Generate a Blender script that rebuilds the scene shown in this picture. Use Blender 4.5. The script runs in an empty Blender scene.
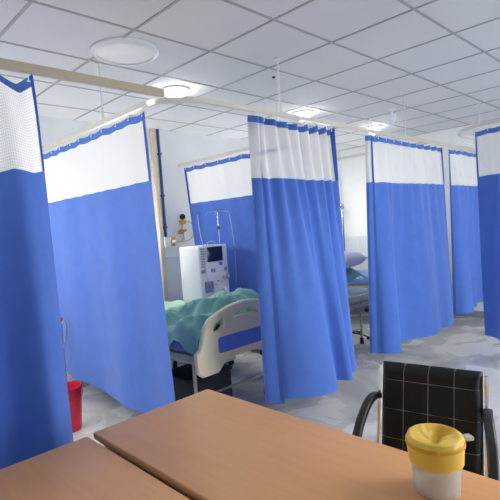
import bpy, bmesh, math, random
from mathutils import Vector, Matrix, noise
random.seed(7)
PI = math.pi
sc = bpy.context.scene
C = sc.collection
V = Vector

# ------------------------------------------------------------------ materials
def lin(c):
    return tuple(((x/255)/12.92 if x/255 <= .04045 else (((x/255)+.055)/1.055)**2.4) for x in c) + (1,)

def mat(name, rgb, rough=.6, metal=0., var=.06, scale=6., bump=0., bscale=60., spec=.5, emit=0., transl=0., transp=0., sheen=0., coat=0., rgb2=None):
    m = bpy.data.materials.new(name); m.use_nodes = True
    nt = m.node_tree; N = nt.nodes; L = nt.links
    b = N['Principled BSDF']; out = N['Material Output']
    tc = N.new('ShaderNodeTexCoord')
    nz = N.new('ShaderNodeTexNoise'); nz.inputs['Scale'].default_value = scale; nz.inputs['Detail'].default_value = 4
    L.new(tc.outputs['Object'], nz.inputs['Vector'])
    rp = N.new('ShaderNodeValToRGB')
    c = lin(rgb)
    rp.color_ramp.elements[0].position = .3; rp.color_ramp.elements[1].position = .7
    if rgb2:
        rp.color_ramp.elements[0].color = lin(rgb2); rp.color_ramp.elements[1].color = c
    else:
        rp.color_ramp.elements[0].color = tuple(x*(1-var) for x in c[:3])+(1,)
        rp.color_ramp.elements[1].color = tuple(min(1, x*(1+var)) for x in c[:3])+(1,)
    L.new(nz.outputs['Fac'], rp.inputs['Fac']); L.new(rp.outputs['Color'], b.inputs['Base Color'])
    b.inputs['Roughness'].default_value = rough; b.inputs['Metallic'].default_value = metal
    b.inputs['Specular IOR Level'].default_value = spec
    if sheen: b.inputs['Sheen Weight'].default_value = sheen
    if coat: b.inputs['Coat Weight'].default_value = coat
    if emit:
        b.inputs['Emission Color'].default_value = c; b.inputs['Emission Strength'].default_value = emit
    if bump:
        n2 = N.new('ShaderNodeTexNoise'); n2.inputs['Scale'].default_value = bscale; n2.inputs['Detail'].default_value = 3
        L.new(tc.outputs['Object'], n2.inputs['Vector'])
        bp = N.new('ShaderNodeBump'); bp.inputs['Strength'].default_value = bump; bp.inputs['Distance'].default_value = .01
        L.new(n2.outputs['Fac'], bp.inputs['Height']); L.new(bp.outputs['Normal'], b.inputs['Normal'])
    last = b.outputs[0]
    if transl:
        t = N.new('ShaderNodeBsdfTranslucent'); L.new(rp.outputs['Color'], t.inputs['Color'])
        mx = N.new('ShaderNodeMixShader'); mx.inputs[0].default_value = transl
        L.new(last, mx.inputs[1]); L.new(t.outputs[0], mx.inputs[2]); last = mx.outputs[0]
    if transp:
        t = N.new('ShaderNodeBsdfTransparent')
        mx = N.new('ShaderNodeMixShader'); mx.inputs[0].default_value = transp
        L.new(last, mx.inputs[1]); L.new(t.outputs[0], mx.inputs[2]); last = mx.outputs[0]
    if last is not b.outputs[0]: L.new(last, out.inputs['Surface'])
    return m

def net_mat(name='white_net', cell=85., lo=.12, hi=.42):
    # white net: woven cloth with rows of small open holes
    m = bpy.data.materials.new(name); m.use_nodes = True
    nt = m.node_tree; N = nt.nodes; L = nt.links
    b = N['Principled BSDF']; out = N['Material Output']
    b.inputs['Base Color'].default_value = lin((240, 240, 238)); b.inputs['Roughness'].default_value = .85
    b.inputs['Specular IOR Level'].default_value = .1
    t = N.new('ShaderNodeBsdfTranslucent'); t.inputs['Color'].default_value = lin((240, 240, 240))
    m1 = N.new('ShaderNodeMixShader'); m1.inputs[0].default_value = .35
    L.new(b.outputs[0], m1.inputs[1]); L.new(t.outputs[0], m1.inputs[2])
    uv = N.new('ShaderNodeTexCoord')
    vo = N.new('ShaderNodeTexVoronoi'); vo.inputs['Scale'].default_value = cell; vo.inputs['Randomness'].default_value = .0
    L.new(uv.outputs['UV'], vo.inputs['Vector'])
    mr = N.new('ShaderNodeMapRange'); mr.inputs['From Min'].default_value = .2; mr.inputs['From Max'].default_value = .42
    mr.inputs['To Min'].default_value = hi; mr.inputs['To Max'].default_value = lo
    L.new(vo.outputs['Distance'], mr.inputs['Value'])
    tr = N.new('ShaderNodeBsdfTransparent')
    m2 = N.new('ShaderNodeMixShader'); L.new(mr.outputs['Result'], m2.inputs[0])
    L.new(m1.outputs[0], m2.inputs[1]); L.new(tr.outputs[0], m2.inputs[2])
    L.new(m2.outputs[0], out.inputs['Surface'])
    return m

def tile_wall(name, upper, lower, zsplit):
    # painted plaster above, glazed tiles below the split height
    m = bpy.data.materials.new(name); m.use_nodes = True
    nt = m.node_tree; N = nt.nodes; L = nt.links; b = N['Principled BSDF']
    g = N.new('ShaderNodeNewGeometry'); sx = N.new('ShaderNodeSeparateXYZ'); L.new(g.outputs['Position'], sx.inputs[0])
    gt = N.new('ShaderNodeMath'); gt.operation = 'GREATER_THAN'; gt.inputs[1].default_value = zsplit
    L.new(sx.outputs['Z'], gt.inputs[0])
    nz = N.new('ShaderNodeTexNoise'); nz.inputs['Scale'].default_value = 2.5; L.new(g.outputs['Position'], nz.inputs['Vector'])
    mr = N.new('ShaderNodeMapRange'); mr.inputs['To Min'].default_value = .93; mr.inputs['To Max'].default_value = 1.05
    L.new(nz.outputs['Fac'], mr.inputs['Value'])
    ad = N.new('ShaderNodeMath'); ad.operation = 'ADD'; L.new(sx.outputs['X'], ad.inputs[0]); L.new(sx.outputs['Y'], ad.inputs[1])
    cb = N.new('ShaderNodeCombineXYZ'); L.new(ad.outputs[0], cb.inputs[0]); L.new(sx.outputs['Z'], cb.inputs[1])
    br = N.new('ShaderNodeTexBrick'); br.offset = 0; br.inputs['Scale'].default_value = 1
    br.inputs['Brick Width'].default_value = .3; br.inputs['Row Height'].default_value = .3; br.inputs['Mortar Size'].default_value = .003
    br.inputs['Color1'].default_value = lin(lower); br.inputs['Color2'].default_value = lin(lower)
    br.inputs['Mortar'].default_value = lin(tuple(x*.95 for x in lower)); L.new(cb.outputs[0], br.inputs['Vector'])
    mx = N.new('ShaderNodeMix'); mx.data_type = 'RGBA'; L.new(gt.outputs[0], mx.inputs[0])
    L.new(br.outputs['Color'], mx.inputs[6]); mx.inputs[7].default_value = lin(upper)
    vm = N.new('ShaderNodeVectorMath'); vm.operation = 'SCALE'; L.new(mx.outputs[2], vm.inputs[0]); L.new(mr.outputs[0], vm.inputs['Scale'])
    L.new(vm.outputs[0], b.inputs['Base Color'])
    r = N.new('ShaderNodeMapRange'); r.inputs['To Min'].default_value = .3; r.inputs['To Max'].default_value = .75
    L.new(gt.outputs[0], r.inputs['Value']); L.new(r.outputs[0], b.inputs['Roughness'])
    return m

def floor_mat():
    m = bpy.data.materials.new('polished_grey_terrazzo'); m.use_nodes = True
    nt = m.node_tree; N = nt.nodes; L = nt.links; b = N['Principled BSDF']
    g = N.new('ShaderNodeNewGeometry')
    n1 = N.new('ShaderNodeTexNoise'); n1.inputs['Scale'].default_value = 1.6; n1.inputs['Detail'].default_value = 3; n1.inputs['Distortion'].default_value = .8
    n2 = N.new('ShaderNodeTexNoise'); n2.inputs['Scale'].default_value = 140
    L.new(g.outputs['Position'], n1.inputs['Vector']); L.new(g.outputs['Position'], n2.inputs['Vector'])
    r1 = N.new('ShaderNodeValToRGB'); r1.color_ramp.elements[0].position = .36; r1.color_ramp.elements[1].position = .62
    r1.color_ramp.elements[0].color = lin((160, 161, 161)); r1.color_ramp.elements[1].color = lin((206, 205, 199))
    L.new(n1.outputs['Fac'], r1.inputs['Fac'])
    mr = N.new('ShaderNodeMapRange'); mr.inputs['To Min'].default_value = .85; mr.inputs['To Max'].default_value = 1.12
    L.new(n2.outputs['Fac'], mr.inputs['Value'])
    vm = N.new('ShaderNodeVectorMath'); vm.operation = 'SCALE'; L.new(r1.outputs[0], vm.inputs[0]); L.new(mr.outputs[0], vm.inputs['Scale'])
    L.new(vm.outputs[0], b.inputs['Base Color'])
    r2 = N.new('ShaderNodeMapRange'); r2.inputs['To Min'].default_value = .12; r2.inputs['To Max'].default_value = .4
    L.new(n1.outputs['Fac'], r2.inputs['Value']); L.new(r2.outputs[0], b.inputs['Roughness'])
    return m

def wood_mat():
    m = bpy.data.materials.new('tan_laminate'); m.use_nodes = True
    nt = m.node_tree; N = nt.nodes; L = nt.links; b = N['Principled BSDF']
    tc = N.new('ShaderNodeTexCoord'); mp = N.new('ShaderNodeMapping'); mp.inputs['Scale'].default_value = (14, 1.2, 14)
    L.new(tc.outputs['Object'], mp.inputs[0])
    nz = N.new('ShaderNodeTexNoise'); nz.inputs['Scale'].default_value = 3; nz.inputs['Detail'].default_value = 6; L.new(mp.outputs[0], nz.inputs['Vector'])
    r = N.new('ShaderNodeValToRGB'); r.color_ramp.elements[0].color = lin((206, 148, 94)); r.color_ramp.elements[1].color = lin((220, 164, 110))
    L.new(nz.outputs['Fac'], r.inputs['Fac']); L.new(r.outputs[0], b.inputs['Base Color']); b.inputs['Roughness'].default_value = .42
    return m

M = dict(
    blue=mat('blue_curtain_cloth', (84, 121, 205), .8, var=.05, scale=9, bump=.12, bscale=300, spec=.15, transl=.12, sheen=.2),
    band=mat('blue_header_tape', (82, 120, 196), .75, var=.06, spec=.2),
    edge=mat('dark_blue_edging', (60, 92, 168), .75, var=.06, spec=.2),
    net=net_mat('sheer_white_net', 170., .26, .46),
    netclose=net_mat('close_white_net', 110., .02, .12),
    netholes=net_mat('perforated_white_net', 72., .02, .24),
    rail=mat('white_enamelled_rail', (208, 203, 191), .28, var=.02, spec=.6, coat=.4),
    rail_shaded=mat('shaded_beige_rail', (180, 168, 146), .35, var=.03, spec=.5),  # beige, with the shade on the left rail put into the colour
    rod=mat('white_rod', (225, 225, 222), .4),
    tile=mat('ceiling_tile_board', (212, 213, 214), .9, var=.02, scale=2.2, bump=.25, bscale=160, spec=.1),
    tbar=mat('grey_ceiling_bar', (160, 161, 163), .6),
    wall=tile_wall('painted_wall_with_tiled_lower_part', (232, 234, 232), (226, 229, 230), 1.26),
    floor=floor_mat(), wood=wood_mat(),
    woodedge=mat('dark_wood_edging', (120, 78, 52), .5),
    cream=mat('cream_plastic', (226, 214, 182), .4, var=.02),
    panelblue=mat('blue_plastic_panel', (84, 116, 206), .4, var=.03),
    frame=mat('grey_beige_metal', (168, 166, 154), .4, metal=.2),
    steel=mat('steel', (190, 192, 196), .22, metal=1., var=.03),
    chrome=mat('chrome', (225, 222, 215), .1, metal=1., var=.01),
    darkm=mat('dark_metal', (60, 60, 64), .45, metal=.6),
    rubber=mat('black_rubber', (22, 22, 24), .6),
    sheetblue=mat('blue_bed_sheet', (104, 132, 186), .8, bump=.15, bscale=40),
    green=mat('green_hospital_blanket', (142, 194, 178), .85, var=.12, scale=5, bump=.15, bscale=80, sheen=.3, rgb2=(108, 168, 156)),
    pale=mat('pale_green_sheet', (176, 214, 186), .85, bump=.15),
    white=mat('white_linen', (226, 228, 232), .8, bump=.15, bscale=30),
    machine=mat('white_machine_shell', (226, 226, 226), .35, var=.02),
    face=mat('light_grey_machine_face', (204, 204, 214), .4, var=.03),
    screen=mat('dark_screen_glass', (30, 34, 60), .12, var=.1),
    purple=mat('grey_purple_plastic', (128, 122, 158), .4),
    btn=mat('grey_blue_button', (120, 124, 150), .5),
    btnblue=mat('blue_button', (80, 120, 200), .4),
    yellow=mat('yellow_brass_paint', (206, 160, 62), .35, metal=.2),
    orange=mat('orange_brass_paint', (204, 132, 66), .35, metal=.2),
    hose=mat('pale_yellow_hose', (206, 190, 110), .45),
    tube=mat('clear_tubing', (214, 216, 222), .2, transp=.35),
    pipe=mat('dark_blue_pipe', (52, 78, 140), .45),
    conduit=mat('cream_conduit', (214, 200, 176), .5),
    red=mat('red_plastic', (204, 28, 62), .4, var=.04),
    redm=mat('dark_red_plastic', (150, 30, 50), .4),
    leather=mat('black_leather', (19, 20, 20), .45, var=.1, bump=.1, bscale=220, spec=.3),
    stitch=mat('pale_grey_thread', (128, 128, 124), .8),
    blackp=mat('black_arm_plastic', (30, 31, 34), .38),
    yel=mat('yellow_plastic', (246, 208, 88), .38, var=.05, scale=9, transl=.15),
    yeld=mat('deep_yellow_plastic', (222, 168, 44), .45),
    clear=mat('clear_plastic', (232, 232, 228), .1, transp=.5),
    darkbox=mat('charcoal_plastic', (44, 44, 50), .55, var=.2),
    lamp=mat('lit_lamp_glass', (255, 252, 246), .4, emit=30.),
    tubefill=mat('glowing_fill_tube', (255, 252, 246), .4, emit=34.),  # glow for the added tubes that brighten the bays
    fillp=mat('glowing_fill_diffuser', (255, 253, 250), .5, emit=22.),  # glow for the added fill panels overhead
    fill_pane=mat('glowing_fill_glass', (236, 244, 255), .3, emit=5.),  # pane made to glow, added as fill from behind the viewer
    fitting=mat('white_ceiling_fitting_plastic', (222, 224, 226), .5),
    skirt=mat('grey_skirting', (150, 152, 156), .5),
    door=mat('pale_grey_door', (186, 190, 196), .5),
)

# ------------------------------------------------------------------ mesh building
class MB:
    def __init__(s): s.bm = bmesh.new(); s.uv = None
    def box(s, lo, hi, bev=0., seg=2, mtx=None):
        r = bmesh.ops.create_cube(s.bm, size=1)
        c = [(a+b)/2 for a, b in zip(lo, hi)]; d = [abs(b-a) for a, b in zip(lo, hi)]
        vs = r['verts']
        for v in vs: v.co = V((v.co.x*d[0]+c[0], v.co.y*d[1]+c[1], v.co.z*d[2]+c[2]))
        if bev:
            es = list({e for v in vs for e in v.link_edges})
            r2 = bmesh.ops.bevel(s.bm, geom=es, offset=bev, segments=seg, affect='EDGES', profile=.5)
            vs = list({v for f in r2['faces'] for v in f.verts} | {v for v in vs if v.is_valid})
        if mtx is not None:
            for v in vs: v.co = mtx @ v.co
        return s
    def tube(s, pts, r, n=10, cap=True, flat=None):
        # swept round (or flat=(w,h) rectangular/elliptic) section along a polyline; r may be a list
        pts = [V(p) for p in pts]; k = len(pts); rings = []
        rr = r if isinstance(r, (list, tuple)) else [r]*k
        prev = None
        for i, p in enumerate(pts):
            t = (pts[min(i+1, k-1)]-pts[max(i-1, 0)]).normalized()
            if prev is None:
                a = V((0, 0, 1)) if abs(t.z) < .9 else V((1, 0, 0))
                side = t.cross(a).normalized()
            else:
                side = (prev-t*prev.dot(t)).normalized()
            prev = side; up = side.cross(t).normalized()
            ring = []
            if flat:
                for q in ((-1, -1), (1, -1), (1, 1), (-1, 1)):
                    ring.append(s.bm.verts.new(p+side*q[0]*flat[0]/2+up*q[1]*flat[1]/2))
            else:
                for j in range(n):
                    a = 2*PI*j/n; ring.append(s.bm.verts.new(p+(side*math.cos(a)+up*math.sin(a))*rr[i]))
            rings.append(ring)
        m = len(rings[0])
        for a, b in zip(rings, rings[1:]):
            for j in range(m): s.bm.faces.new((a[j], a[(j+1) % m], b[(j+1) % m], b[j]))
        if cap:
            s.bm.faces.new(list(reversed(rings[0]))); s.bm.faces.new(rings[-1])
        return s
    def lathe(s, prof, loc=(0, 0, 0), n=32, axis=None):
        # prof: list of (radius, height); axis: direction of the height
        loc = V(loc); ax = V(axis or (0, 0, 1)).normalized()
        q = V((0, 0, 1)).rotation_difference(ax)
        rings = []
        for (r, h) in prof:
            if r < 1e-6: rings.append([s.bm.verts.new(loc+q @ V((0, 0, h)))])
            else: rings.append([s.bm.verts.new(loc+q @ V((r*math.cos(2*PI*j/n), r*math.sin(2*PI*j/n), h))) for j in range(n)])
        for a, b in zip(rings, rings[1:]):
            for j in range(n):
                k = (j+1) % n
                if len(a) == 1 and len(b) == 1: break
                if len(a) == 1: s.bm.faces.new((a[0], b[k], b[j]))
                elif len(b) == 1: s.bm.faces.new((a[j], a[k], b[0]))
                else: s.bm.faces.new((a[j], a[k], b[k], b[j]))
        return s
    def grid(s, fn, nu, nv, uvfn=None):
        vs = [[s.bm.verts.new(fn(i/nu, j/nv)) for j in range(nv+1)] for i in range(nu+1)]
        uvl = s.bm.loops.layers.uv.verify() if uvfn else None
        for i in range(nu):
            for j in range(nv):
                f = s.bm.faces.new((vs[i][j], vs[i+1][j], vs[i+1][j+1], vs[i][j+1]))
                if uvfn:
                    for l, (a, b) in zip(f.loops, ((i, j), (i+1, j), (i+1, j+1), (i, j+1))): l[uvl].uv = uvfn(a/nu, b/nv)
        return s
    def build(s, name, m, parent=None, smooth=True, angle=40):
        bmesh.ops.recalc_face_normals(s.bm, faces=s.bm.faces[:])
        me = bpy.data.meshes.new(name); s.bm.to_mesh(me); s.bm.free()
        if smooth:
            me.polygons.foreach_set('use_smooth', [True]*len(me.polygons))
            me.set_sharp_from_angle(angle=math.radians(angle))
        for x in (m if isinstance(m, (list, tuple)) else [m]): me.materials.append(x)
        o = bpy.data.objects.new(name, me); C.objects.link(o)
        if parent is not None:
            o.parent = parent
            k = parent; off = V((0, 0, 0))
        return o

def root(name, loc, rz=0.):
    o = bpy.data.objects.new(name, None); C.objects.link(o); o.location = loc; o.rotation_euler = (0, 0, rz)
    o.empty_display_size = .1
    return o
def tag(o, label, cat, group=None):
    o['label'] = label; o['category'] = cat
    if group: o['group'] = group
    return o
def struct(o): o['kind'] = 'structure'; return o
def setbase(o, p):
    # move a single-mesh thing's origin to its base without moving its shape
    p = V(p); o.data.transform(Matrix.Translation(-p)); o.location = p
    return o
def spl(pts, n):
    # Catmull-Rom through pts resampled to n+1 points evenly by length
    pts = [V(p) for p in pts]; P = [pts[0]*2-pts[1]]+pts+[pts[-1]*2-pts[-2]]; out = []
    for i in range(1, len(P)-2):
        a, b, c, d = P[i-1:i+3]
        for k in range(24):
            t = k/24
            out.append(.5*((2*b)+(c-a)*t+(2*a-5*b+4*c-d)*t*t+(3*b-a-3*c+d)*t**3))
    out.append(pts[-1])
    L = [0]
    for a, b in zip(out, out[1:]): L.append(L[-1]+(b-a).length)
    res = []; j = 0
    for i in range(n+1):
        s = L[-1]*i/n
        while j < len(L)-2 and L[j+1] < s: j += 1
        d = L[j+1]-L[j]; t = 0 if d < 1e-9 else (s-L[j])/d
        res.append(out[j].lerp(out[j+1], t))
    return res
def outline(name, outer, holes, depth, bev, m, parent):
    # flat board with holes, in the xz plane, thickness along y
    cu = bpy.data.curves.new(name+'_tmp', 'CURVE'); cu.dimensions = '2D'; cu.fill_mode = 'BOTH'
    cu.extrude = depth/2-bev; cu.bevel_depth = bev; cu.bevel_resolution = 2
    for pts in [outer]+holes:
        s = cu.splines.new('POLY'); s.points.add(len(pts)-1); s.use_cyclic_u = True
        for p, q in zip(s.points, pts): p.co = (q[0], q[1], 0, 1)
    t = bpy.data.objects.new(name+'_tmp', cu); C.objects.link(t)
    dg = bpy.context.evaluated_depsgraph_get(); dg.update()
    me = bpy.data.meshes.new_from_object(t.evaluated_get(dg))
    bpy.data.objects.remove(t); bpy.data.curves.remove(cu)
    me.transform(Matrix.Rotation(PI/2, 4, 'X')); me.name = name
    me.polygons.foreach_set('use_smooth', [True]*len(me.polygons)); me.set_sharp_from_angle(angle=math.radians(40))
    me.materials.clear(); me.materials.append(m)
    o = bpy.data.objects.new(name, me); C.objects.link(o); o.parent = parent
    return o
def smooth_closed(pts, n=6):
    k = len(pts); out = []
    for i in range(k):
        a, b, c, d = [V((*pts[(i+j) % k], 0)) for j in (-1, 0, 1, 2)]
        for q in range(n):
            t = q/n; p = .5*((2*b)+(c-a)*t+(2*a-5*b+4*c-d)*t*t+(3*b-a-3*c+d)*t**3); out.append((p.x, p.y))
    return out

# ------------------------------------------------------------------ the room
HC = 2.794; YW = 4.7; XW = 7.0; XL = -3.2; YN = -3.6; RZ = 2.375; YR = 2.29
struct(MB().box((XL-.1, YN-.1, -.1), (XW+.1, YW+.1, 0)).build('floor', M['floor'], smooth=False))
cb = MB().box((XL-.1, YN-.1, HC), (XW+.1, YW+.1, HC+.06))
nf = len(cb.bm.faces)
x = 1.573-.6*8
while x < XW:
    if x > XL: cb.box((x-.009, YN, HC-.004), (x+.009, YW, HC+.001))
    x += .6
y = 1.870-.6*9
while y < YW:
    if y > YN: cb.box((XL, y-.009, HC-.0042), (XW, y+.009, HC+.001))
    y += .6
cb.bm.faces.ensure_lookup_table()
for i, f in enumerate(cb.bm.faces): f.material_index = 0 if i < nf else 1
struct(cb.build('ceiling', [M['tile'], M['tbar']], smooth=False))
struct(MB().box((XL-.1, YW, 0), (XW+.1, YW+.1, HC)).build('wall_back', M['wall'], smooth=False))
struct(MB().box((XW, YN-.1, 0), (XW+.1, YW, HC)).build('wall_right', M['wall'], smooth=False))
struct(MB().box((XL-.1, YN-.1, 0), (XL, YW, HC)).build('wall_left', M['wall'], smooth=False))
struct(MB().box((XL, YN-.1, 0), (XW, YN, HC)).build('wall_front', M['wall'], smooth=False))
struct(MB().box((XL, YW-.012, 0), (XW, YW, .1), .003).build('baseboard_back', M['skirt']))
struct(MB().box((XW-.012, YN, 0), (XW, YW-.012, .1), .003).build('baseboard_right', M['skirt']))
# narrow cap along the top of the tiles
struct(MB().box((XL, YW-.01, 1.25), (XW, YW, 1.27), .003).build('trim_1', M['wall']))
struct(MB().box((XW-.01, YN, 1.25), (XW, YW-.01, 1.27), .003).build('trim_2', M['wall']))

# added glazing in the unseen wall behind the viewer, glowing as fill light
def fill_window(name, lo, hi, axis):
    t = root(name, [(a+b)/2 for a, b in zip(lo, hi)]); struct(t); c = V(t.location)
    lo = V(lo)-c; hi = V(hi)-c; k = 1-axis
    def bx(b, a0, a1, z0, z1, th):
        l = [0, 0, z0]; h = [0, 0, z1]; l[axis] = -th/2; h[axis] = th/2; l[k] = a0; h[k] = a1
        b.box(l, h, .004)
    b = MB(); a0, a1, z0, z1 = lo[k], hi[k], lo.z, hi.z
    bx(b, a0, a1, z0, z0+.06, .07); bx(b, a0, a1, z1-.06, z1, .07)
    for q in range(4):
        p = a0+(a1-a0-.06)*q/3; bx(b, p, p+.06, z0+.06, z1-.06, .068)
    f = struct(b.build(name+'_frame', M['fitting'], t))
    b = MB(); bx(b, a0+.03, a1-.03, z0+.03, z1-.03, .01)
    struct(b.build(name+'_pane', M['fill_pane'], t))
fill_window('fill_window_1', (2.2, YN, .85), (6.2, YN+.07, 2.35), 1)

# ------------------------------------------------------------------ curtain rails
def rail(path, rods, label, loc, m='rail', size=(.026, .034)):
    t = root('curtain_rail', loc); tag(t, label, 'curtain rail', 'curtain rails hung from the ceiling')
    loc = V(loc)
    b = MB(); b.tube([V(p)-loc for p in path], 0, flat=size)
    b.build('track', M[m], t, angle=30)
    for (x, y) in rods:
        b = MB(); b.tube([V((x, y, RZ+.015))-loc, V((x, y, HC))-loc], .006, 8)
        b.lathe([(0, 0), (.022, 0), (.022, .01), (.0, .012)], V((x, y, HC-.012))-loc, 12)
        b.tube([V((x, y, RZ+.012))-loc, V((x, y, RZ+.045))-loc], .011, 8)
        b.build('hanger_rod', M['rod'], t)
    return t
def arc(cx, cy, r, a0, a1, n=10):
    return [(cx+r*math.cos(math.radians(a0+(a1-a0)*i/n)), cy+r*math.sin(math.radians(a0+(a1-a0)*i/n)), RZ) for i in range(n+1)]
rail([(XL, YR, RZ), (1.62, YR, RZ)], [(.68, YR), (-1.32, YR)], 'curtain rail in shaded beige at top left, ending at the curved junction', (XL, YR, RZ), 'rail_shaded', (.028, .044))
rail([(1.65, YW, RZ), (1.65, 2.62, RZ)]+arc(1.98, 2.62, .33, 180, 270)[1:]+[(XW, YR, RZ)],
     [(1.65, 3.09), (2.67, YR), (4.65, YR), (6.6, YR)], 'long white curtain rail curving from the left partition along the aisle', (1.65, YW, RZ))
rail([(3.47, YW, RZ), (3.47, YR+.02, RZ)], [(3.47, 3.02)], 'white curtain rail above the partition beside the white machine', (3.47, YW, RZ))
rail([(5.23, YW, RZ), (5.23, YR+.02, RZ)], [(5.23, 3.02)], 'bare white curtain rail seen in the gap between the two middle curtains', (5.23, YW, RZ))
rail([(4.75, -1.5, RZ), (4.75, 1.48, RZ)]+arc(5.2, 1.48, .45, 180, 90)[1:]+[(XW, 1.93, RZ)], [(5.75, 1.93), (4.75, .3)],
     'white curtain rail with a rounded corner at the far right', (XW, 1.93, RZ), 'rail', (.022, .028))

# ------------------------------------------------------------------ curtains
ZT, ZB, ZN, ZH = 2.335, 2.288, 1.895, .3
def curtain(label, top, hem, hooks, zh=ZH, pleat=.014, npl=8, sag=.02, n=160, power=1., edges=(True, True), zt=ZT, wob=.01, seed=1., net='net', fulledge=True, lift=0.):
    top2 = spl([(p[0], p[1], 0) for p in top], n); hem2 = spl([(p[0], p[1], 0) for p in hem], n)
    LEN = sum((a-b).length for a, b in zip(hem2, hem2[1:]))
    base = V((top2[0].x, top2[0].y, zh))
    nor = []
    for i in range(n+1):
        d = top2[min(i+1, n)]-top2[max(i-1, 0)]; d = V((d.x, d.y, 0)); d = d.normalized() if d.length > 1e-6 else V((1, 0, 0))
        nor.append(V((d.y, -d.x, 0)))
    def pos(u, z):
        f = u*n; i = min(int(f), n-1); q = f-i
        T = top2[i].lerp(top2[i+1], q); Hm = hem2[i].lerp(hem2[i+1], q); N = nor[i]
        ph = (u*hooks) % 1.; dz = sag*(1-abs(2*ph-1))**.8
        e = min(1., max(0., (zt-z)/(zt-zh)))
        P = T.lerp(Hm, e**power)
        P = P+N*(pleat*math.sin(2*PI*u*npl+seed)*(.04+.96*max(0,1-1.3*e)**1.5)+wob*e*noise.noise(V((u*LEN*4, z*.8, seed*3))))
        lower = wob*.8*noise.noise(V((u*LEN*2.5, seed*7, 0)))
        zz = z-dz*max(0, 1-e*3)+lower*e+lift*max(0, u-.42)/.58*e**3
        return V((P.x, P.y, zz))-base
    t = root('privacy_curtain', base); tag(t, label, 'curtain', 'blue and white privacy curtains')
    def sheet(name, za, zb, nv, m, uv=False, u0=0., u1=1., off=0.):
        b = MB(); nu = max(2, int(n*(u1-u0)))
        def fn(u, v):
            p = pos(u0+(u1-u0)*u, za+(zb-za)*v)
            if off:
                i = min(n, int((u0+(u1-u0)*u)*n)); p = p+nor[i]*off
            return p
        b.grid(fn, nu, nv, (lambda u, v: (u*LEN, v*(za-zb))) if uv else None)
        return b.build(name, m, t, angle=180)
    sheet('header_band', zt, ZB+zt-ZT, 2, M['band'])
    sheet('net_panel', ZB+zt-ZT, ZN, 10, M[net], True)
    sheet('fabric_panel', ZN, zh, 34, M['blue'])
    w = .03/LEN
    for k, u in ((0, 0.), (1, 1-w)):
        if not edges[k]: continue
        b = MB()
        for sgn in (1, -1):
            def fn(uu, v, sgn=sgn):
                q = u+w*uu
                return pos(q, zt-.004+((zh if fulledge and k == 0 else ZN)-zt+.004)*v)+nor[min(n, int(q*n))]*.0025*sgn
            b.grid(fn, 4, 40)
        b.build('edge_strip', M['edge'], t, angle=180)
    hk = None
    for k in range(hooks+1):
        u = min(max(k/hooks, .012), .988)
        p = pos(u, zt)
        if hk is None:
            b = MB(); b.tube([V((0, 0, -.02)), V((0, 0, RZ-.028-zt))], .0035, 6)
            b.tube([V((-.008, 0, -.02)), V((.008, 0, -.02))], .004, 6)
            hk = b.build('hook', M['rod'], t); hk.location = p
        else:
            h = hk.copy(); C.objects.link(h); h.parent = t; h.location = p
    return t

# foreground curtain, far left
curtain('nearest blue curtain at the left edge with pale perforated net top',
        [(-.75, YR), (.865, YR)],
        [(-.8, YR), (-.62, 2.14), (-.45, 2.36), (-.28, 2.16), (-.1, 2.38), (.08, 2.16), (.24, 2.40), (.40, 2.17), (.52, 2.36), (.66, 2.34), (.78, 2.16), (.86, 2.20), (.925, YR+.03)],
        11, pleat=.022, npl=6, sag=.06, seed=2.1, wob=.008, zt=2.349, power=.55, net='netholes', fulledge=False)
# partition between the first two bays
curtain('long flat blue partition curtain with solid white top, beside the red bucket',
        [(1.65, 2.56), (1.65, 4.62)], [(1.63, 2.42), (1.66, 2.75), (1.63, 3.1), (1.67, 3.5), (1.64, 3.9), (1.67, 4.3), (1.65, 4.62)],
        11, pleat=.006, npl=6, sag=.012, seed=.4, wob=.02, net='netclose', fulledge=False, lift=.08)
# curtain in front of the bed
curtain('blue curtain with gathered net top drawn across the end of the footboard bed',
        [(2.425, 2.27), (2.31, 2.275), (2.335, 2.30), (2.44, 2.29), (2.6, 2.285), (2.8, 2.29), (3.0, 2.285), (3.15, 2.29), (3.29, 2.29)],
        [(2.346, 2.15), (2.285, 2.27), (2.35, 2.31), (2.45, 2.17), (2.577, 2.045), (2.69, 2.0), (2.78, 2.0), (2.86, 2.09), (2.94, 2.13), (2.99, 2.04), (3.05, 2.05), (3.12, 2.16), (3.22, 2.13), (3.28, 2.16), (3.33, 2.2)],
        10, pleat=.045, npl=9, sag=.028, seed=1.3, wob=.008)
# partition beside the machine
curtain('blue partition curtain with white top standing behind the white medical machine',
        [(3.48, 2.75), (3.48, 4.60)], [(3.7, 2.75), (3.67, 3.05), (3.72, 3.35), (3.68, 3.7), (3.73, 4.0), (3.67, 4.3), (3.62, 4.58)],
        9, pleat=.012, npl=7, sag=.012, seed=3.3, wob=.02, net='netclose', fulledge=False)
curtain('blue curtain hanging in the middle of the aisle behind the black chair',
        [(3.95, 2.27), (3.875, 2.275), (3.9, 2.305), (4.1, 2.29), (4.5, 2.29), (4.9, 2.29), (5.3, 2.29), (5.53, 2.29)],
        [(3.774, 2.21), (3.735, 2.29), (3.78, 2.32), (3.80, 2.17), (3.86, 2.10), (3.93, 2.09), (3.99, 2.16), (4.10, 2.27), (4.25, 2.26), (4.443, 2.17), (4.6, 2.11), (4.737, 2.095), (4.95, 2.14), (5.1, 2.11), (5.25, 2.13), (5.42, 2.2)],
        11, pleat=.012, npl=10, sag=.014, seed=.9, wob=.008)
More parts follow.
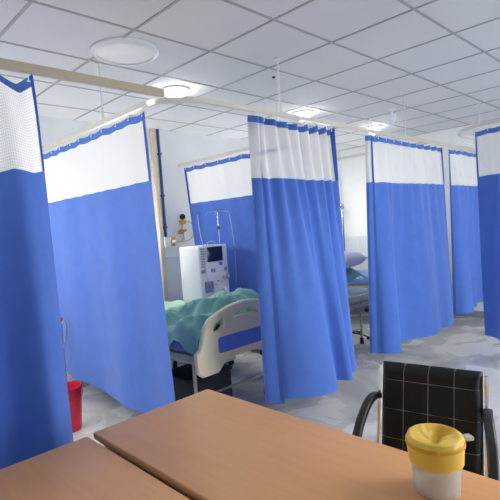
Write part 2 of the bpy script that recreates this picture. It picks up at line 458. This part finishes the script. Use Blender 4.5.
curtain('narrow blue curtain farthest along the aisle against the far wall',
        [(5.79, YR), (6.2, YR), (6.6, YR), (6.93, YR)],
        [(5.74, 2.33), (5.80, 2.22), (5.93, 2.17), (6.05, 2.20), (6.15, 2.33), (6.35, 2.26), (6.5, 2.36), (6.75, 2.28), (6.93, 2.32)],
        8, pleat=.02, npl=6, sag=.016, seed=4.2, wob=.008)
curtain('blue curtain cut off by the right edge under the rounded rail corner',
        [(4.86, 1.68), (4.79, 1.53), (4.75, 1.2), (4.75, .8), (4.75, .3)],
        [(5.02, 1.72), (4.93, 1.58), (4.80, 1.48), (4.84, 1.3), (4.74, 1.15), (4.82, .95), (4.72, .75), (4.80, .5), (4.75, .28)],
        9, zh=.26, pleat=.012, npl=8, sag=.014, seed=5.2, wob=.008, fulledge=False)

# ------------------------------------------------------------------ beds (local: x across, y=0 at the foot end running to the head, z up)
FOOT = [(-.515, .615), (-.515, .485), (-.475, .452), (-.33, .452), (-.29, .49), (-.25, .53), (-.15, .54)]
TOPS = [(-.475, .64), (-.455, .70), (-.43, .79), (-.375, .855), (-.28, .895), (-.15, .93), (0, .948)]
def footboard_outline():
    l = FOOT+[(.15, .54)]+[(-a, b) for a, b in reversed(FOOT[:-1])]
    r = [(-a, b) for a, b in TOPS]+list(reversed(TOPS))[1:]
    return l+r
OVAL = [(-.365, .775), (-.345, .825), (-.30, .85), (-.245, .862), (-.235, .80), (-.265, .757), (-.33, .748)]
SLOT = [(-.155, .862), (-.08, .892), (0, .902), (.08, .892), (.155, .862), (.145, .822), (0, .836), (-.145, .822)]
def headboard_outline(): return [(x*.87, z) for x, z in footboard_outline()]
def bed(loc, label, footboard=True, top='sheetblue', length=1.88):
    t = root('hospital_bed', loc); tag(t, label, 'bed', 'hospital beds in the bays')
    b = MB()
    for s in (-1, 1): b.box((s*.42-.02, .06, .50), (s*.42+.02, length, .57), .006)
    for yy in (.08, .7, 1.3, length-.03): b.box((-.42, yy-.02, .505), (.42, yy+.02, .565), .005)
    if not footboard:
        b.box((-.46, .02, .59), (.46, .07, .665), .008)
        for s in (-1, 1): b.box((s*.44-.02, .02, .5), (s*.44+.02, .07, .6), .006)
    b.build('frame', M['frame'], t)
    for (x, yy) in ((-.40, .22), (.40, .22), (-.425, length-.26), (.40, length-.22)):
        lg = MB().tube([(x, yy, .52), (x, yy, .07)], .016, 10).build('leg', M['frame'], t)
        MB().lathe([(0, 0), (.024, 0), (.026, .01), (.02, .08), (0, .08)], (x, yy, 0), 14).build('rubber_foot', M['rubber'], lg)
    for yy in (.22, length-.22):
        MB().tube([(-.40, yy, .2), (.40, yy, .2)], .011, 8).build('cross_bar', M['frame'], t)
    b = MB()
    b.box((-.43, .09, .575), (.43, length-.02, .70), .035, 4)
    b.build('mattress', M[top], t)
    hb = outline('headboard', headboard_outline(), [], .04, .012, M['cream'], t); hb.location = (0, length+.0, 0)
    if footboard:
        fb = outline('footboard', footboard_outline(), [smooth_closed(OVAL), smooth_closed([(-a, c) for a, c in OVAL]), SLOT], .05, .014, M['cream'], t)
        fb.location = (0, .02, 0)
        pn = outline('blue_panel', [(-.315, .605), (-.315, .695), (-.30, .71), (.30, .71), (.315, .695), (.315, .605), (.30, .59), (-.30, .59)], [], .058, .003, M['panelblue'], fb)
    cr = MB().tube([(.14, .30, .50), (.14, -.02, .49)], .016, 10).tube([(-.05, .30, .50), (.2, .30, .50)], .012, 8).build('crank', M['frame'], t)
    MB().tube([(.14, -.015, .49), (.14, -.05, .488)], .022, 12).build('crank_grip', M['rubber'], cr)
    return t
BX, BY = 2.585, 2.74
bed((BX, BY, 0), 'bed with cream footboard and blue panel under crumpled green blankets')
bed((4.54, 2.93, 0), 'bed in the gap between two curtains, piled with white and green linen', footboard=False, top='white', length=1.70)
bed((6.30, 2.80, 0), 'blue sheeted bed barely seen behind the middle and far aisle curtains', top='sheetblue')

# crumpled cloths
def cloth(name, m, label, cat, loc, nx, ny, fn, group=None, thick=.006):
    b = MB(); b.grid(fn, nx, ny)
    o = b.build(name, m, None, angle=180)
    md = o.modifiers.new('thickness', 'SOLIDIFY'); md.thickness = thick; md.offset = 1
    o.location = loc
    return tag(o, label, cat, group)
def ridge(p): return 1-2*abs(noise.noise(p))
def folds(x, y, s):
    w = V((noise.noise(V((x*2.2, y*2.2, s))), noise.noise(V((x*2.2+5, y*2.2, s+3))), 0))*.35
    a = ridge(V((x*2.2+y*2.6+w.x*2, (y-x)*1.1+w.y*2, s)))
    b = ridge(V((x*5.5+w.x*5, y*4.2+w.y*5, s+9)))
    c = ridge(V((x*10-w.y*7, y*8+w.x*6, s+17)))
    return .6*a+.32*b+.05*c
def blanket1(u, v):
    x = -.50+.96*u; y = .08+1.02*v
    pile = math.exp(-((x-.18)/.42)**2-((y-.40)/.36)**2)
    z = .735+.03*pile+.15*pile*max(0, folds(x*.7, y*.7, 3.))+.12*max(0, folds(x*1.25, y*1.25, 7.))-.03*max(0, ridge(V((x*3.2+y*2, y*4.5-x, 4.))))**3
    z += .045*math.exp(-((x-.2)/.28)**2-((y-.36)/.22)**2)
    xx = x
    e = max(0, -.41-x)
    if e > 0:
        z -= min(.14, e*2.2)*(1+.3*noise.noise(V((y*6, 0, 2)))); xx = -.41-e*.55-.02
    f = max(0, .14-y)
    z -= f*.5
    if v > .93: z -= (v-.93)*.5
    z = max(z, .712) if xx > -.44 else z
    xx += .02*noise.noise(V((y*5, x*3, 1)))*(1 if x > -.4 else .3)
    return V((xx, y, z))
cloth('blanket', M['green'], 'crumpled green blanket heaped behind the cream footboard', 'blanket', (BX, BY, 0), 90, 90, blanket1, 'green blankets on the beds')
def sheet1(u, v):
    x = -.46+.9*u; y = 1.12+.48*v
    z = .735+.05*max(0, folds(x*1.1, y, 12.))+.02*v
    if u < .05: z -= (.05-u)*1.6
    return V((x, y, z))
cloth('sheet', M['pale'], 'pale green rumpled sheet at the head side of the footboard bed', 'sheet', (BX, BY, 0), 50, 40, sheet1)
def blanket2(u, v):
    x = -.25+.66*u; y = .10+.62*v
    pile = math.exp(-((x-.24)/.24)**2-((y-.3)/.24)**2)
    return V((x, y, .715+.2*pile+.07*max(0, folds(x*1.2, y*1.2, 21.))))
cloth('blanket', M['green'], 'crumpled pale green blanket under the white pillow on the farther bed', 'blanket', (4.54, 2.93, 0), 50, 50, blanket2, 'green blankets on the beds')
def pillow(loc, rot, d, m, label):
    b = MB()
    bmesh.ops.create_cube(b.bm, size=1)
    bmesh.ops.subdivide_edges(b.bm, edges=b.bm.edges[:], cuts=9, use_grid_fill=True)
    for v in b.bm.verts:
        x, y, z = v.co*2
        k = (1-abs(x)**3.2)*(1-abs(y)**3.2)
        z2 = z*(.14+.86*max(0, k)**.55)
        v.co = V((x*d[0]/2*(1-.05*y*y), y*d[1]/2*(1-.05*x*x), z2*d[2]/2+.012*noise.noise(V((x*2, y*2, z)))))
    o = b.build('pillow', m, None, angle=180); o.location = loc; o.rotation_euler = rot
    return tag(o, label, 'pillow')
pillow((4.73, 3.24, 1.075), (.05, -.06, -.2), (.52, .38, .19), M['white'], 'plump white pillow on top of the linen heap, between the middle curtains')

# ------------------------------------------------------------------ dialysis machine
MX0, MX1, MY0, MY1, MZ = 3.045, 3.445, 3.885, 4.24, 1.385
dm = root('dialysis_machine', ((MX0+MX1)/2, (MY0+MY1)/2, 0))
tag(dm, 'tall white dialysis machine with dark screen standing behind the green blanket bed', 'medical machine')
hw = (MX1-MX0)/2; hd = (MY1-MY0)/2
MB().box((-hw, -hd, .12), (hw, hd, MZ), .014, 3).build('cabinet', M['machine'], dm)
bs = MB().box((-hw, -hd-.03, .07), (hw, hd+.03, .13), .012).build('base', M['face'], dm)
for sx in (-1, 1):
    for sy in (-1, 1):
        MB().lathe([(0, -.018), (.035, -.018), (.038, 0), (.035, .018), (0, .018)], (sx*hw*.85, sy*hd*.8, .038), 16, (1, 0, 0)).build('caster', M['rubber'], dm)
F = -hd
fp = MB().box((-hw+.012, F-.012, .72), (hw-.012, F+.005, MZ-.012), .006).build('front_panel', M['face'], dm)
scr = MB().box((-.105, F-.022, 1.205), (.115, F-.006, 1.368), .005).build('screen', M['screen'], dm)
MB().box((-.12, F-.018, 1.192), (.13, F-.008, 1.378), .006).build('screen_bezel', M['face'], scr)
for r in range(8):
    for c in range(2):
        MB().box((-.185+c*.03, F-.019, 1.345-r*.027), (-.163+c*.03, F-.008, 1.36-r*.027), .003).build('key', M['btn'], fp)
for (x, w) in ((-.165, .05), (-.03, .06), (.15, .04)):
    MB().box((x-w/2, F-.02, 1.09), (x+w/2, F-.008, 1.13), .004).build('label_window', M['purple'], fp)
MB().lathe([(0, 0), (.022, 0), (.02, .012), (0, .014)], (.085, F-.012, 1.175), 20, (0, -1, 0)).build('round_button', M['btnblue'], fp)
MB().box((-.05, F-.018, 1.16), (.035, F-.008, 1.185), .003).build('label_window', M['machine'], fp)
pm = MB().box((-.16, F-.035, .875), (-.05, F-.008, 1.0), .008).build('pump', M['purple'], dm)
MB().lathe([(.026, 0), (.04, 0), (.043, .008), (.04, .014), (.03, .014), (.026, .006)], (-.105, F-.034, .94), 28, (0, -1, 0)).lathe([(0, 0), (.018, 0), (.016, .014), (0, .014)], (-.105, F-.034, .94), 20, (0, -1, 0)).build('pump_rotor', M['btn'], pm)
MB().lathe([(0, 0), (.028, 0), (.028, .05), (.02, .065), (0, .065)], (.12, F-.01, 1.03), 20, (.25, -1, 0)).build('connector', M['machine'], dm)
MB().lathe([(.022, .066), (.03, .05), (.034, .058), (.026, .075)], (.12, F-.01, 1.03), 20, (.25, -1, 0)).build('connector', M['btn'], dm)
MB().lathe([(0, 0), (.014, 0), (.012, .04), (0, .042)], (-.0, F-.01, .955), 16, (0, -1, .2)).build('knob', M['machine'], dm)
MB().lathe([(0, 0), (.016, 0), (.014, .035), (0, .037)], (.10, F-.01, .89), 16, (0, -1, .1)).build('knob', M['machine'], dm)
MB().lathe([(0, 0), (.009, 0), (.008, .02), (0, .02)], (.03, F-.01, .99), 12, (0, -1, 0)).build('knob', M['yellow'], dm)
# infusion pole on the machine
px, py = 3.405-(MX0+MX1)/2, 3.95-(MY0+MY1)/2
pole = MB().tube([(px, py, MZ-.02), (px, py, 1.755)], .007, 10).build('infusion_pole', M['steel'], dm)
MB().lathe([(0, 0), (.013, 0), (.014, .02), (.013, .04), (0, .04)], (px, py, 1.55), 12).build('pole_clamp', M['darkm'], pole)
for a in range(4):
    an = a*PI/2+.7; dx, dy = math.cos(an), math.sin(an)
    MB().tube([(px, py, 1.75), (px+dx*.06, py+dy*.06, 1.757), (px+dx*.115, py+dy*.115, 1.745), (px+dx*.125, py+dy*.125, 1.72), (px+dx*.135, py+dy*.135, 1.735)], .004, 6).build('hook', M['steel'], pole)
MB().tube(spl([(-.10, F+.1, 1.72-.0), (-.125, F+.06, 1.6), (-.14, F+.02, 1.48), (-.155, F-.03, 1.38), (-.15, F-.03, 1.2), (-.13, F-.03, 1.0)], 24), .003, 6).build('tube', M['tube'], dm)
MB().tube(spl([(-.15, F-.028, 1.25), (-.12, F-.02, 1.36), (-.06, F+.0, 1.42), (.02, F+.03, 1.425), (.1, F+.06, 1.40)], 24), .005, 6).build('tube', M['tube'], dm)
dl = MB().tube(spl([(px+.10, py-.08, 1.735), (px+.115, py-.1, 1.5), (px+.12, py-.11, 1.33), (px+.1, py-.13, 1.1), (px+.07, py-.15, .95)], 24), .003, 6).build('tube', M['tube'], dm)
MB().lathe([(0, 0), (.009, .01), (.011, .05), (.006, .07), (0, .07)], (px+.118, py-.105, 1.29), 12).build('drip_chamber', M['btn'], dl)

# ------------------------------------------------------------------ services on the back wall
o = MB().tube([(3.19, 4.682, HC), (3.19, 4.682, 1.50)], .016, 12)
for z in (2.5, 2.0, 1.62): o.box((3.168, 4.664, z-.012), (3.212, 4.7, z+.012), .003)
tag(setbase(o.build('pipe', M['pipe']), (3.19, 4.682, 1.5)), 'thin dark blue vertical pipe on the wall, ending at the socket box', 'pipe')
o = MB().box((3.085, 4.66, .1), (3.145, 4.7, HC), .006)
tag(setbase(o.build('conduit', M['conduit']), (3.115, 4.68, .1)), 'cream vertical cable duct on the wall left of the blue pipe', 'cable duct')
sb = root('wall_socket', (3.2, 4.7, 1.44)); tag(sb, 'white wall socket box with yellow plug at the end of the blue pipe', 'socket')
MB().box((-.055, -.05, -.065), (.035, 0, .065), .006).build('box', M['machine'], sb)
pl = MB().box((.036, -.062, -.05), (.092, -.004, .055), .008).build('plug_housing', M['yellow'], sb)
MB().lathe([(0, 0), (.02, 0), (.02, .03), (.012, .05), (0, .05)], (.064, -.062, 0), 14, (0, -1, 0)).build('plug', M['machine'], pl)
rg = root('gas_regulator', (3.42, 4.7, 1.60)); tag(rg, 'yellow gas regulators with a black round knob above the machine on the wall', 'gas regulator')
MB().box((-.03, -.02, -.16), (.035, 0, .17), .006).build('back_plate', M['fitting'], rg)
MB().lathe([(0, 0), (.034, 0), (.037, .012), (.034, .03), (0, .032)], (.028, -.02, .138), 22, (-.3, -1, 0)).build('knob', M['rubber'], rg)
MB().lathe([(0, 0), (.03, .006), (.034, .03), (.028, .06), (.014, .07), (0, .07)], (.02, -.02, .07), 18, (-.2, -1, .1)).tube([(.02, -.05, .07), (-.045, -.055, .085)], [.02, .012], 12).build('valve', M['yellow'], rg)
MB().lathe([(0, 0), (.03, .006), (.033, .03), (.027, .055), (0, .06)], (-.01, -.02, -.045), 18, (-.2, -1, .1)).tube([(.05, -.05, -.03), (-.06, -.05, -.055)], [.018, .022], 12).build('valve', M['orange'], rg)
MB().tube([(.02, -.03, .06), (-.01, -.03, -.05)], .012, 10).tube([(.02, -.03, -.05), (.03, -.03, -.15)], .007, 8).build('stem', M['steel'], rg)
MB().tube(spl([(.03, -.07, .06), (.10, -.07, .075), (.16, -.06, .01), (.165, -.06, -.07), (.10, -.06, -.145), (.0, -.06, -.165), (-.09, -.07, -.165), (-.155, -.11, -.16)], 40), .007, 8).build('hose', M['hose'], rg)

# ------------------------------------------------------------------ things near the beds
t = root('bucket', (1.475, 3.76, 0)); tag(t, 'red plastic bucket on the floor beside the left foreground curtain', 'bucket')
MB().lathe([(0, 0), (.09, 0), (.095, .01), (.119, .34), (.126, .345), (.126, .36), (.117, .36), (.113, .345), (.089, .02), (0, .02)], n=40).build('body', M['red'], t)
MB().tube(spl([(-.127, 0, .34), (-.085, -.105, .29), (0, -.140, .265), (.085, -.105, .29), (.127, 0, .34)], 24), .004, 8).build('bail_handle', M['red'], t)
t = root('rod_stand', (1.585, 4.02, 0)); tag(t, 'steel rod stand with a red tip, rising behind the red bucket', 'stand')
MB().lathe([(0, 0), (.09, 0), (.085, .02), (.02, .04), (0, .04)], n=20).build('base', M['darkm'], t)
MB().tube([(0, 0, .03), (0, 0, .85)], .008, 10).build('pole', M['steel'], t)
MB().tube(spl([(0, 0, .83), (.015, -.03, .85), (.02, -.05, .81), (.018, -.045, .72), (.008, -.02, .66), (.0, -.012, .62)], 20), .008, 8).build('hook', M['steel'], t)
MB().lathe([(0, 0), (.012, .003), (.017, .018), (.012, .035), (0, .04)], (0, 0, .85), 14).build('tip', M['red'], t)
t = root('storage_box', (2.50, 3.35, 0)); tag(t, 'dark storage box pushed under the bed with the cream footboard', 'box')
MB().box((-.24, -.2, 0), (.24, .2, .27), .012).build('body', M['darkbox'], t)
MB().box((-.25, -.21, .27), (.25, .21, .30), .008).build('lid', M['rubber'], t)
t = root('waste_bin', (3.35, 3.16, 0)); tag(t, 'white waste bin with dark red lid on the floor past the bed', 'bin')
MB().lathe([(0, 0), (.11, 0), (.115, .01), (.135, .40), (.13, .40), (.11, .02), (0, .02)], n=28).build('body', M['machine'], t)
MB().lathe([(.14, .40), (.14, .43), (.1, .46), (0, .47), (0, .40)], n=28).build('lid', M['redm'], t)
t = root('infusion_stand', (5.08, 3.42, 0)); tag(t, 'slim steel infusion stand with curled hooks by the middle curtain gap', 'infusion stand')
MB().tube([(0, 0, .06), (0, 0, 1.70)], .009, 10).build('pole', M['steel'], t)
for k in range(5):
    a = k*2*PI/5; MB().tube([(0, 0, .08), (math.cos(a)*.12, math.sin(a)*.12, .07), (math.cos(a)*.24, math.sin(a)*.24, .035)], .009, 8).lathe([(0, -.012), (.022, -.012), (.022, .012), (0, .012)], (math.cos(a)*.24, math.sin(a)*.24, .022), 12, (0, 1, 0)).build('foot', M['darkm'], t)
for k in range(2):
    a = k*PI+.75
    d = V((math.cos(a), math.sin(a), 0))
    MB().tube(spl([V((0, 0, 1.62)), d*.02+V((0, 0, 1.70)), d*.07+V((0, 0, 1.76)), d*.11+V((0, 0, 1.74)), d*.10+V((0, 0, 1.70)), d*.075+V((0, 0, 1.715))], 20), .006, 8).build('hook', M['steel'], t)
MB().lathe([(0, 0), (.016, 0), (.018, .03), (0, .05)], (0, 0, 1.08), 12).build('clamp', M['darkm'], t)

# ------------------------------------------------------------------ desks
def desk(loc, w, d, h, label, edge=True):
    # local x: -w..0, local y: -d..0
    t = root('desk', loc); tag(t, label, 'desk')
    top = MB().box((-w, -d, h-.03), (0, 0, h), .006, 3).build('desk_top', M['wood'], t)
    for x in (-w+.03, -.055): MB().box((x, -d+.03, 0), (x+.025, -.03, h-.03), .002).build('side_panel', M['wood'], t)
    MB().box((-w+.055, -.09, .25), (-.055, -.07, h-.03), .002).build('modesty_panel', M['wood'], t)
    return t
desk((1.425, 1.828, 0), .615, 1.5, .75, 'tan wooden desk in the foreground carrying the yellow lidded container')
desk((.795, 1.85, 0), .9, .75, .735, 'brown wooden side desk at the bottom left, butted against the tan desk')

# ------------------------------------------------------------------ yellow container on the desk
t = root('disposal_container', (1.268, .585, .75)); t.scale = (.78, .78, .9); tag(t, 'round clear container lined with a crumpled yellow bag on the desk edge', 'container')
MB().lathe([(0, 0), (.078, 0), (.084, .008), (.094, .165), (.091, .168), (.081, .012), (0, .012)], n=36).build('pail', M['clear'], t)
b = MB()
def bag(u, v):
    # over the rim, then sunken crumpled top
    a = 2*PI*u
    prof = [(.097, .10), (.1, .145), (.101, .172), (.096, .184), (.086, .188), (.07, .184), (.05, .176), (.028, .172), (.002, .17)]
    f = v*(len(prof)-1); i = min(int(f), len(prof)-2); q = f-i
    r = prof[i][0]*(1-q)+prof[i+1][0]*q; z = prof[i][1]*(1-q)+prof[i+1][1]*q
    x, y = r*math.cos(a), r*math.sin(a)
    if v > .45:
        k = min(1, (v-.45)/.2)
        s = (x*.5+y*.87)/.09; q2 = (x*.87-y*.5)/.09
        z += k*(-.034*math.exp(-((s-.35*math.sin(q2*3.2))/.22)**2)+.008*noise.noise(V((x*40, y*40, 3))))
    else:
        r2 = 1+.03*noise.noise(V((math.cos(a)*4, math.sin(a)*4, v*3))); x *= r2; y *= r2
    return V((x, y, z))
b.grid(bag, 72, 40)
b.build('yellow_liner', M['yel'], t, angle=180)
MB().lathe([(.098, .155), (.105, .158), (.105, .168), (.098, .17)], n=40).build('rim_ring', M['yeld'], t)
MB().box((-.018, -.004, 0), (.018, .028, .014), .005, mtx=Matrix.Translation((.088, -.075, .155)) @ Matrix.Rotation(-2.2, 4, 'Z')).build('clip', M['clear'], t)

# ------------------------------------------------------------------ chair
P0 = V((1.83, 1.08, 0)); P1 = V((1.905, .668, 0))
mid = (P0+P1)/2; d = (P0-P1).normalized()
# local frame: x towards the sitter's front, y along the back towards its left end in the photo
fr = V((-d.y, d.x, 0)); rz = math.atan2(fr.y, fr.x)
t = root('office_chair', (mid.x, mid.y, 0), rz); tag(t, 'black leather chair with white square stitching and chrome frame at the desk', 'chair')
W = .205
def lean(z): return -.09*((z-.45)/.45)**1.2 + .09 if z > .45 else .09
bk = MB()
def bkpt(u, v, side):
    y = W*(2*u-1); z = .47+.43*v
    edge = min(1, min(u, 1-u)/.06, min(v, 1-v)/.06); bul = .032*max(0., edge)**.5
    cells = .005*(abs(math.sin(PI*4*u))*abs(math.sin(PI*(v-.29)/.28)))**.4
    return V((lean(z)-.03+side*(bul+cells), y, z))
bk.grid(lambda u, v: bkpt(u, v, 1), 48, 48); bk.grid(lambda u, v: bkpt(u, v, -1), 48, 48)
bmesh.ops.remove_doubles(bk.bm, verts=bk.bm.verts[:], dist=.0008)
back = bk.build('backrest', M['leather'], t, angle=60)
st = MB()
def sp(u, v): return bkpt(u, v, 1)+V((.0006, 0, 0))
for k in (1, 2, 3):
    st.tube([sp(k/4, v/30) for v in range(0, 31)], .0016, 6)
for r in range(3):
    v = .29+.28*r
    st.tube([sp(u/30, v) for u in range(0, 31)], .0016, 6)
st.build('stitching', M['stitch'], back)
sb2 = MB().box((-.02, -.215, .40), (.42, .215, .47), .03, 4)
seat = sb2.build('seat', M['leather'], t)
st = MB()
for k in range(1, 4): st.tube([(-.0+.4*j/10, -.215+.43*k/4, .4706) for j in range(11)], .0016, 6)
for k in range(1, 4): st.tube([(.42*k/4-.02, -.2+.4*j/10, .4706) for j in range(11)], .0016, 6)
st.build('stitching', M['stitch'], seat)
for s in (-1, 1):
    b = MB()
    b.tube(spl([(.06, s*(W+.012), .36), (.075, s*(W+.012), .47), (lean(.65)-.035, s*(W+.012), .65), (lean(.88)-.035, s*(W+.012), .885)], 20), 0, flat=(.011, .028))
    b.build('side_post', M['chrome'], t)
    q = 1. if s > 0 else 0.
    arm = MB().tube(spl([(lean(.76)-.03, s*(W+.018), .75), (.06, s*(W+.02+.004*q), .766), (.14, s*(W+.02+.02*q), .757), (.24, s*(W+.02+.042*q), .70), (.32, s*(W+.02+.05*q), .60), (.31, s*(W+.02+.03*q), .49), (.25, s*(W-.01), .415)], 36), 0, flat=(.036, .028)).build('armrest', M['blackp'], t)
    bv = arm.modifiers.new('round', 'BEVEL'); bv.width = .008; bv.segments = 3; bv.angle_limit = math.radians(60)
MB().lathe([(0, .30), (.05, .30), (.06, .385), (.12, .40), (0, .40)], (.2, 0, 0), 20).tube([(.2, 0, .08), (.2, 0, .39)], .025, 14).build('gas_lift', M['chrome'], t)
for k in range(5):
    a = k*2*PI/5+.3; q = V((math.cos(a), math.sin(a), 0))
    lg = MB().tube([V((.2, 0, .11)), V((.2, 0, .09))+q*.14, V((.2, 0, .07))+q*.27], [.025, .02, .014], 10).build('base_arm', M['chrome'], t)
    MB().lathe([(0, -.02), (.024, -.02), (.027, 0), (.024, .02), (0, .02)], V((.2, 0, .028))+q*.27, 14, (-q.y, q.x, 0)).tube([V((.2, 0, .03))+q*.27, V((.2, 0, .07))+q*.27], .009, 8).build('caster', M['rubber'], lg)

# ------------------------------------------------------------------ ceiling lamps and fittings
def lamp(x, y, label):
    t = root('ceiling_lamp', (x, y, HC)); tag(t, label, 'lamp', 'small round ceiling lamps in the bays')
    MB().lathe([(0, 0), (.115, 0), (.115, -.012), (.08, -.03), (.0, -.03)], n=32).build('base', M['fitting'], t)
    MB().lathe([(.078, -.03), (.076, -.05), (.062, -.078), (.035, -.095), (0, -.1)], n=24).build('lens', M['lamp'], t)
lamp(2.47, 3.30, 'bright round ceiling lamp over the bed with the footboard')
lamp(4.17, 3.25, 'bright round ceiling lamp above the gathered curtain in mid picture')
lamp(5.72, 3.27, 'farthest small bright ceiling lamp over the middle aisle curtain')
t = root('ceiling_fitting', (1.69, 2.79, HC)); tag(t, 'flat round white ceiling fitting above the left rail', 'ceiling fitting')
MB().lathe([(0, 0), (.225, 0), (.225, -.012), (.2, -.03), (.19, -.03), (.185, -.02), (0, -.022)], n=48).build('dish', M['fitting'], t)
t = root('ceiling_sensor', (2.97, 2.60, HC)); tag(t, 'tiny dark sensor on a ceiling tile near the long hanging rod', 'sensor')
MB().lathe([(0, 0), (.014, 0), (.012, -.012), (0, -.014)], n=16).build('cap', M['darkm'], t)
t = root('ceiling_bracket', (5.0, 2.62, HC)); tag(t, 'small grey-white cone bracket under the ceiling beside a hanging rod', 'bracket')
MB().lathe([(0, 0), (.05, 0), (.05, -.01), (.02, -.02), (0, -.02)], n=20).build('plate', M['fitting'], t)
MB().tube([(0, 0, -.01), (0, 0, -.08)], .015, 12).lathe([(0, -.07), (.055, -.075), (.05, -.1), (.02, -.18), (.0, -.19)], n=20).build('cone', M['fitting'], t)
def add_panel(x, y, label):  # ceiling panels added out of view to brighten the room
    t = root('fill_panel', (x, y, HC)); tag(t, label, 'light panel', 'added square fill panels on the unseen ceiling')
    f = MB()
    for (a, b, c, e) in ((-.3, -.3, .3, -.275), (-.3, .275, .3, .3), (-.3, -.275, -.275, .275), (.275, -.275, .3, .275)): f.box((a, b, -.012), (c, e, 0), .002)
    f.build('frame', M['fitting'], t)
    MB().box((-.275, -.275, -.009), (.275, .275, -.002)).build('diffuser', M['fillp'], t)
gx = lambda k: 1.573+.6*k+.3
gy = lambda k: 1.870+.6*k+.3
for x, y, l in ((gx(3), gy(-7), 'added square fill panel in the aisle ceiling behind the desk'),
                (gx(2), gy(-5), 'added square fill panel in the aisle ceiling before the right bay'),
                (gx(4), gy(-5), 'added square fill panel in the ceiling of the right bay'),
                (gx(7), gy(-6), 'added square fill panel in the right bay ceiling by the far wall'),
                (gx(-4), gy(3), 'added square fill panel in the ceiling of the leftmost bay by the back wall'),
                (gx(-3), gy(1), 'added square fill panel in the ceiling of the leftmost bay by the aisle rail')):
    add_panel(x, y, l)

for x, l in ((.75, 'added unseen wall light of the leftmost bay'), (2.5, 'added unseen wall light at the head of the footboard bed'),
             (4.36, 'added unseen wall light in the bay behind the gathered curtain'), (6.2, 'added unseen wall light in the farthest bay')):
    t = root('fill_wall_light', (x, YW, 1.68)); tag(t, l, 'wall light', 'added unseen fill lights along the back wall')  # hidden lights added to brighten the bay interiors
    MB().box((-.45, -.06, -.05), (.45, 0, .05), .008).build('housing', M['fitting'], t)
    MB().tube([(-.43, -.075, 0), (.43, -.075, 0)], .03, 12).build('fill_tube', M['tubefill'], t)

# ------------------------------------------------------------------ world, camera, view
w = bpy.data.worlds.new('world'); sc.world = w; w.use_nodes = True
w.node_tree.nodes['Background'].inputs[0].default_value = (.8, .88, 1, 1); w.node_tree.nodes['Background'].inputs[1].default_value = .3
yaw, pitch, roll = math.radians(45.555), math.radians(2.813), math.radians(-4.02)
fw = V((math.cos(yaw)*math.cos(pitch), math.sin(yaw)*math.cos(pitch), -math.sin(pitch)))
ri = V((math.sin(yaw), -math.cos(yaw), 0)); up = ri.cross(fw)
r2 = ri*math.cos(roll)+up*math.sin(roll); u2 = -ri*math.sin(roll)+up*math.cos(roll)
cam = bpy.data.cameras.new('camera'); co = bpy.data.objects.new('camera', cam); C.objects.link(co)
mw = Matrix((r2, u2, -fw)).transposed().to_4x4(); mw.translation = V((0, 0, 1.55)); co.matrix_world = mw
cam.sensor_width = 36; cam.sensor_fit = 'HORIZONTAL'; cam.lens = 461.2/500*36; cam.clip_start = .05
sc.camera = co
sc.view_settings.view_transform = 'Standard'; sc.view_settings.look = 'None'; sc.view_settings.gamma = 1; sc.view_settings.exposure = .66
